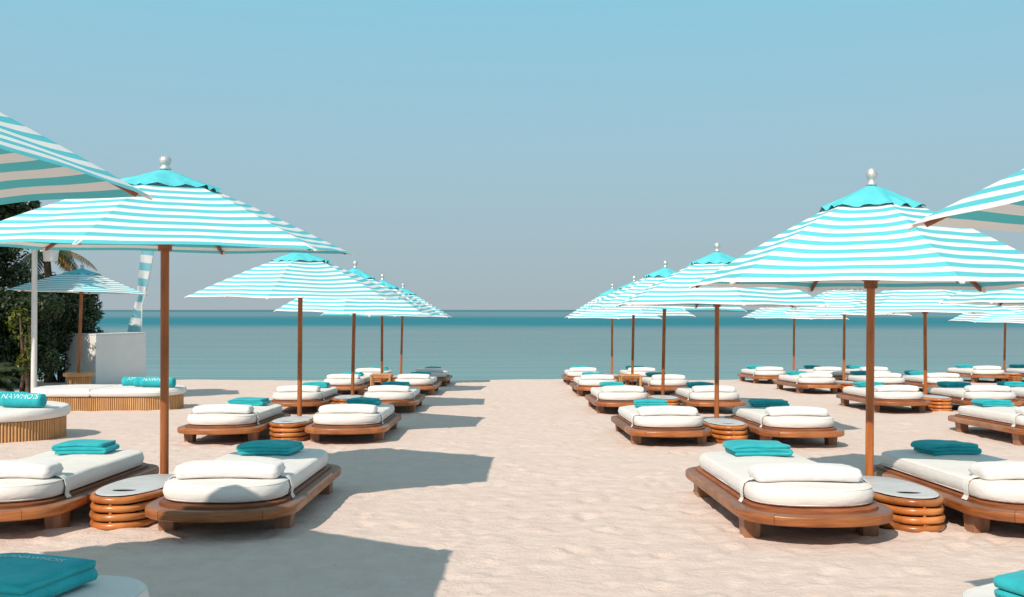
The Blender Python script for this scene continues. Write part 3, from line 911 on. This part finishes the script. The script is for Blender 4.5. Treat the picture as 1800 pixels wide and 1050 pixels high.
# pedestal table with its own parasol
px, py = -9.62, 21.4
root = empty('bamboo_pedestal_table', (px, py, gz(px, py))); tag(root, 'round bamboo pedestal table around the small parasol pole', 'table')
m = MB()
for i in range(34):
    a = 2 * math.pi * i / 34; m.lathe([(.023, -.1), (.023, .52)], 6, (.235 * math.cos(a), .235 * math.sin(a)))
o = m.build('bamboo_cladding', 'cane', root, smooth=False); o['kind'] = 'stuff'
m = MB(); m.lathe([(.22, -.1), (.22, .525)], 24); m.build('core', 'cane', root)
m = MB(); m.lathe([(.30, .525), (.335, .53), (.345, .56), (.335, .60), (.04, .605)], 28); m.build('table_top', 'cane', root)
place_umbrella(umb_a, px, py, 2.42, 3.05, 'striped parasol in the shade of the trees, standing in a bamboo pedestal', lean=(0, 1.6), rz=18, scale=1.0)

# white booth
A, B, D = (-12.1, 28.0), (-11.42, 30.1), (-13.35, 28.75)
E = (B[0] + D[0] - A[0], B[1] + D[1] - A[1])
g0 = gz(-12, 29)
root = empty('white_booth', (A[0], A[1], g0)); tag(root, 'plain white rectangular booth standing between hedge and sea', 'booth')
def L2(p): return (p[0] - A[0], p[1] - A[1])
def panel(p, q, z0, z1, th, name):
    p, q = Vector(L2(p)), Vector(L2(q)); d = (q - p).normalized(); n = Vector((d.y, -d.x))
    a, b = p + n * 0, q + n * 0; c, e = q - n * th, p - n * th
    m = MB(); m.loft([[(v.x, v.y, z) for v in (a, b, c, e)] for z in (z0, z1)]); return m.build(name, 'booth', root, smooth=False)
panel(A, B, -.3, 1.47, .05, 'side_panel'); 
d_ = (Vector(D) - Vector(A)).normalized() * .052
panel(D, (A[0] + d_.x, A[1] + d_.y), -.3, 1.468, .05, 'front_panel')
panel(B, E, -.3, 1.466, .05, 'back_panel'); panel(E, D, -.3, 1.464, .05, 'side_panel')
m = MB(); c_ = Vector(((A[0] + E[0]) / 2 - A[0], (A[1] + E[1]) / 2 - A[1]))
m.loft([[((Vector(L2(p)) - c_) * s + c_).to_tuple() + (z,) for p in (A, B, E, D)] for s, z in ((.985, 1.475), (1.012, 1.477), (1.012, 1.51))]); m.build('counter_top', 'booth', root, smooth=False)

# lamp post with lantern
lx, ly = -9.95, 20.0; g0 = gz(lx, ly)
root = empty('lamp_post', (lx, ly, g0)); tag(root, 'white round lamp post with a hanging lantern beside the hedge', 'lamp post')
m = MB(); m.lathe([(.065, -.4), (.06, .1), (.055, 3.55), (.06, 3.56), (.06, 3.60), (.02, 3.63)], 16); m.build('post', 'white_paint', root)
m = MB(); m.tube([(.04, 0, 3.35), (.14, 0, 3.39), (.28, 0, 3.39), (.34, 0, 3.36)], .018, 8); m.build('bracket', 'white_paint', root)
for z in (3.24, 3.32):
    m = MB(); m.lathe([(.057, z), (.066, z + .002), (.066, z + .03), (.057, z + .032)], 16); m.build('clamp_band', 'white_paint', root)
m = MB(); m.lathe([(.115, 3.02), (.135, 3.025), (.14, 3.05), (.155, 3.22), (.165, 3.225), (.165, 3.25), (.16, 3.255), (.18, 3.30), (.17, 3.325), (.03, 3.345)], 18, (.34, 0)); m.build('lantern', 'white_paint', root)

# feather flag
fx, fy = -12.0, 31.2; g0 = gz(fx, fy)
root = empty('feather_flag', (fx, fy, g0)); tag(root, 'tall pale blue and white striped banner flag behind the booth', 'flag')
zz = [1.3, 1.75, 2.2, 2.5, 2.75, 3.05, 3.4, 3.9, 4.35, 4.7]
lf = [-.50, -.45, -.34, -.23, -.12, -.09, -.07, -.05, -.03, .10]
rt = [-.02, -.01, .0, .02, .06, .15, .24, .36, .43, .40]
v, f, uv = [], [], []
NU = 10
for j, z in enumerate(zz):
    for i in range(NU + 1):
        u = i / NU
        v.append((lf[j] + (rt[j] - lf[j]) * u, .09 * math.sin(u * 5 + j * .9) * (1 - u * .4), z)); uv.append((u, z + .05 * u))
for j in range(len(zz) - 1):
    for i in range(NU):
        a = j * (NU + 1) + i; f.append((a, a + 1, a + NU + 2, a + NU + 1))
link('flag_cloth', mesh('flag_cloth', v, f, 'flag', angle=0, uvs=uv), root)
m = MB(); m.tube([(0, 0.03, -.4), (0, .03, 1.3), (.02, .03, 2.5), (.26, .06, 3.4), (.40, .06, 4.3), (.36, .06, 4.7)], [.02, .018, .015, .012, .01, .006], 8); m.build('flag_pole', 'white_paint', root)

# ------------------------------------------------------------------ planting on the left
def leaves(name, mat, parent, blobs, n, size, seed, asp=.45, gapscale=1.6, shell=.5):
    g = np.random.default_rng(seed)
    cen = np.array([b[0] for b in blobs]); rads = np.array([b[1] for b in blobs])
    w = rads.prod(1) ** .67; w /= w.sum()
    N = int(n * 1.7)
    bi = g.choice(len(blobs), N, p=w)
    d = g.normal(size=(N, 3)); d /= np.linalg.norm(d, axis=1, keepdims=True)
    p = cen[bi] + d * (shell + (1 - shell) * g.random((N, 1)) ** .6) * rads[bi]
    gap = vnoise(p[:, 0] * gapscale + seed, p[:, 2] * gapscale + p[:, 1] * .7, seed)
    keep = ((gap > -.22) | (g.random(N) < .2)) & (p[:, 2] > .02)
    p, d = p[keep][:n], d[keep][:n]; N = len(p)
    nrm = d + g.normal(size=(N, 3)) * .6 + np.array([0, 0, .3]); nrm /= np.linalg.norm(nrm, axis=1, keepdims=True)
    t = np.cross(nrm, g.normal(size=(N, 3))); t /= np.linalg.norm(t, axis=1, keepdims=True)
    bt = np.cross(nrm, t)
    sz = size * g.uniform(.55, 1.35, (N, 1))
    V = np.stack([p - t * sz * .5, p + bt * sz * asp * .5 - nrm * sz * .06, p + t * sz * .5 - nrm * sz * .1, p - bt * sz * asp * .5 - nrm * sz * .06], 1).reshape(-1, 3).astype(np.float32)
    me = bpy.data.meshes.new(name)
    me.vertices.add(4 * N); me.vertices.foreach_set('co', V.ravel())
    me.loops.add(4 * N); me.loops.foreach_set('vertex_index', np.arange(4 * N, dtype=np.int32))
    me.polygons.add(N); me.polygons.foreach_set('loop_start', np.arange(0, 4 * N, 4, dtype=np.int32)); me.polygons.foreach_set('loop_total', np.full(N, 4, np.int32))
    me.update(calc_edges=True); me.validate(); me.materials.append(MATS[mat])
    at = me.attributes.new('tone', 'FLOAT', 'POINT'); at.data.foreach_set('value', np.repeat(g.random(N), 4).astype(np.float32))
    return link(name, me, parent)

def shrub(name, label, cat, x, y, blobs, n, size, seed, mat='leaf', stems=5, group=None, **k):
    root = empty(name, (x, y, gz(x, y))); tag(root, label, cat, group)
    g = random.Random(seed)
    m = MB()
    for i in range(stems):
        b = blobs[i % len(blobs)]
        p0 = Vector((g.uniform(-.15, .15), g.uniform(-.15, .15), -.2)); p2 = Vector(b[0]) + Vector((0, 0, b[1][2] * .3))
        p1 = p0.lerp(p2, .5) + Vector((g.uniform(-.2, .2), g.uniform(-.2, .2), 0))
        m.tube([p0, p0.lerp(p1, .5), p1, p1.lerp(p2, .5), p2], [.07, .06, .05, .035, .015], 7)
    m.build('trunk', 'bark', root, angle=0)
    leaves('crown', mat, root, blobs, n, size, seed, **k)
    return root
def blobs(seed, n, rx, ry, z0, z1, r0, r1):
    g = random.Random(seed); out = []
    for i in range(n):
        z = g.uniform(z0, z1); s = 1 - .35 * (z - z0) / (z1 - z0)
        a = g.uniform(0, 6.28); q = math.sqrt(g.random())
        rr = g.uniform(r0, r1)
        out.append(((rx * s * q * math.cos(a), ry * s * q * math.sin(a), z), (rr, rr, rr * .85)))
    return out
GR = 'planting at the left edge'
shrub('broadleaf_tree', 'dark tree just beyond the left picture edge, shading the small parasol', 'tree', -11.0, 19.2, blobs(14, 20, 1.0, 1.3, 4.1, 5.1, .45, .7), 13000, .2, 14, group=GR)
shrub('broadleaf_tree', 'tall dark leafy tree at the left picture edge', 'tree', -14.9, 26.6, blobs(2, 26, 1.5, 1.3, .6, 4.3, .5, .85), 26000, .14, 2, group=GR)
shrub('hedge_shrub', 'dark dense hedge shrub behind the booth and bamboo pedestal', 'shrub', -13.75, 29.3, blobs(3, 22, 1.0, .9, .4, 3.1, .45, .7), 20000, .12, 3, group=GR)
shrub('hedge_shrub', 'dark shrub between the lamp post and the booth', 'shrub', -13.25, 26.2, blobs(4, 20, .85, .6, .3, 2.5, .4, .6), 16000, .11, 4, group=GR)
shrub('yellow_leaved_shrub', 'yellow green leafy spray left of the lamp post', 'shrub', -12.05, 23.8, [((-.15, 0, 1.75), (.32, .3, .42)), ((.05, -.1, 1.35), (.25, .25, .4)), ((.12, 0, .95), (.16, .16, .35)), ((-.05, 0, .7), (.2, .2, .3))], 420, .12, 6, 'leaf_yellow', 4, group=GR)
shrub('broadleaf_tree', 'big dark tree beyond the left picture edge shading the hedge', 'tree', -16.6, 21.4, blobs(8, 34, 2.0, 1.9, 2.2, 6.2, .7, 1.1), 16000, .2, 8, group=GR)

def frond(m, tones, base, az, el, L, n, droop, width, g, lw=.03):
    """arching rachis with leaflets on both sides"""
    pts = []; p = Vector(base); e = el
    for i in range(n + 1):
        pts.append(p.copy()); p = p + Vector((math.cos(az) * math.cos(e), math.sin(az) * math.cos(e), math.sin(e))) * (L / n); e -= droop / n
    for i in range(1, n):
        t = (pts[i + 1] - pts[i]).normalized(); s = t.cross(Vector((0, 0, 1))).normalized(); up = s.cross(t)
        w = width * math.sin(math.pi * (.12 + .85 * i / n))
        tone = g.random()
        for sd in (-1, 1):
            a = pts[i]; tip = a + (s * sd * .8 + t * .55 - Vector((0, 0, .35 + g.random() * .3))) * w
            k = len(m.v); m.v += [tuple(a - t * lw * .5), tuple(a + t * lw * .5), tuple(tip), tuple((a + tip) / 2 - t * lw)]
            m.f.append((k, k + 1, k + 2, k + 3)); tones += [tone] * 4
    return pts
def palm(x, y, h, label, nf, L, seed, dry=0, trunk=True, ups=(.2, 1.2), name='palm_tree', cat='palm'):
    g = random.Random(seed); root = empty(name, (x, y, gz(x, y))); tag(root, label, cat, GR)
    if trunk:
        m = MB(); m.tube([(.1 * math.sin(i * .5), 0, -.2 + (h + .25) * i / 8) for i in range(9)], [.14 - .005 * i for i in range(9)], 9); m.build('trunk', 'bark', root, angle=0)
    for i in range(nf):
        m = MB(); tones = []
        az = 2 * math.pi * i / nf + g.uniform(-.2, .2)
        isdry = i < dry
        el = g.uniform(*ups) if not isdry else g.uniform(-.2, .2)
        pts = frond(m, tones, (.05 * math.cos(az), .05 * math.sin(az), h), az, el, L * g.uniform(.8, 1.1), 26, g.uniform(1.1, 2.0), L * .24, g, .035)
        nl = len(m.v); m.tube(pts, [.018 * (1 - i_ / 30) for i_ in range(len(pts))], 5)
        me = m.mesh('frond', 'leaf_dry' if isdry else 'leaf_palm', smooth=False)
        at = me.attributes.new('tone', 'FLOAT', 'POINT'); at.data.foreach_set('value', np.array(tones + [.5] * (len(me.vertices) - nl), np.float32))
        link('frond', me, root)
palm(-14.0, 29.0, 4.05, 'palm with drooping and dried yellow fronds above the hedge', 15, 1.5, 4, dry=4, ups=(-.1, .9))
palm(-12.35, 22.3, .25, 'low dark spiky palm clump beside the lamp post', 26, 1.15, 9, trunk=False, ups=(.5, 1.4), name='palm_clump', cat='plant')
palm(-12.3, 20.3, .2, 'low dark palm clump at the left picture edge behind the nearer daybed', 26, 1.2, 12, trunk=False, ups=(.4, 1.4), name='palm_clump', cat='plant')

# prototypes are no longer needed
def drop(o):
    for ch in list(o.children): drop(ch)
    bpy.data.objects.remove(o)
for p in loungers + [tables, cane, umb_a, umb_b, umb_c, umb_d]: drop(p)
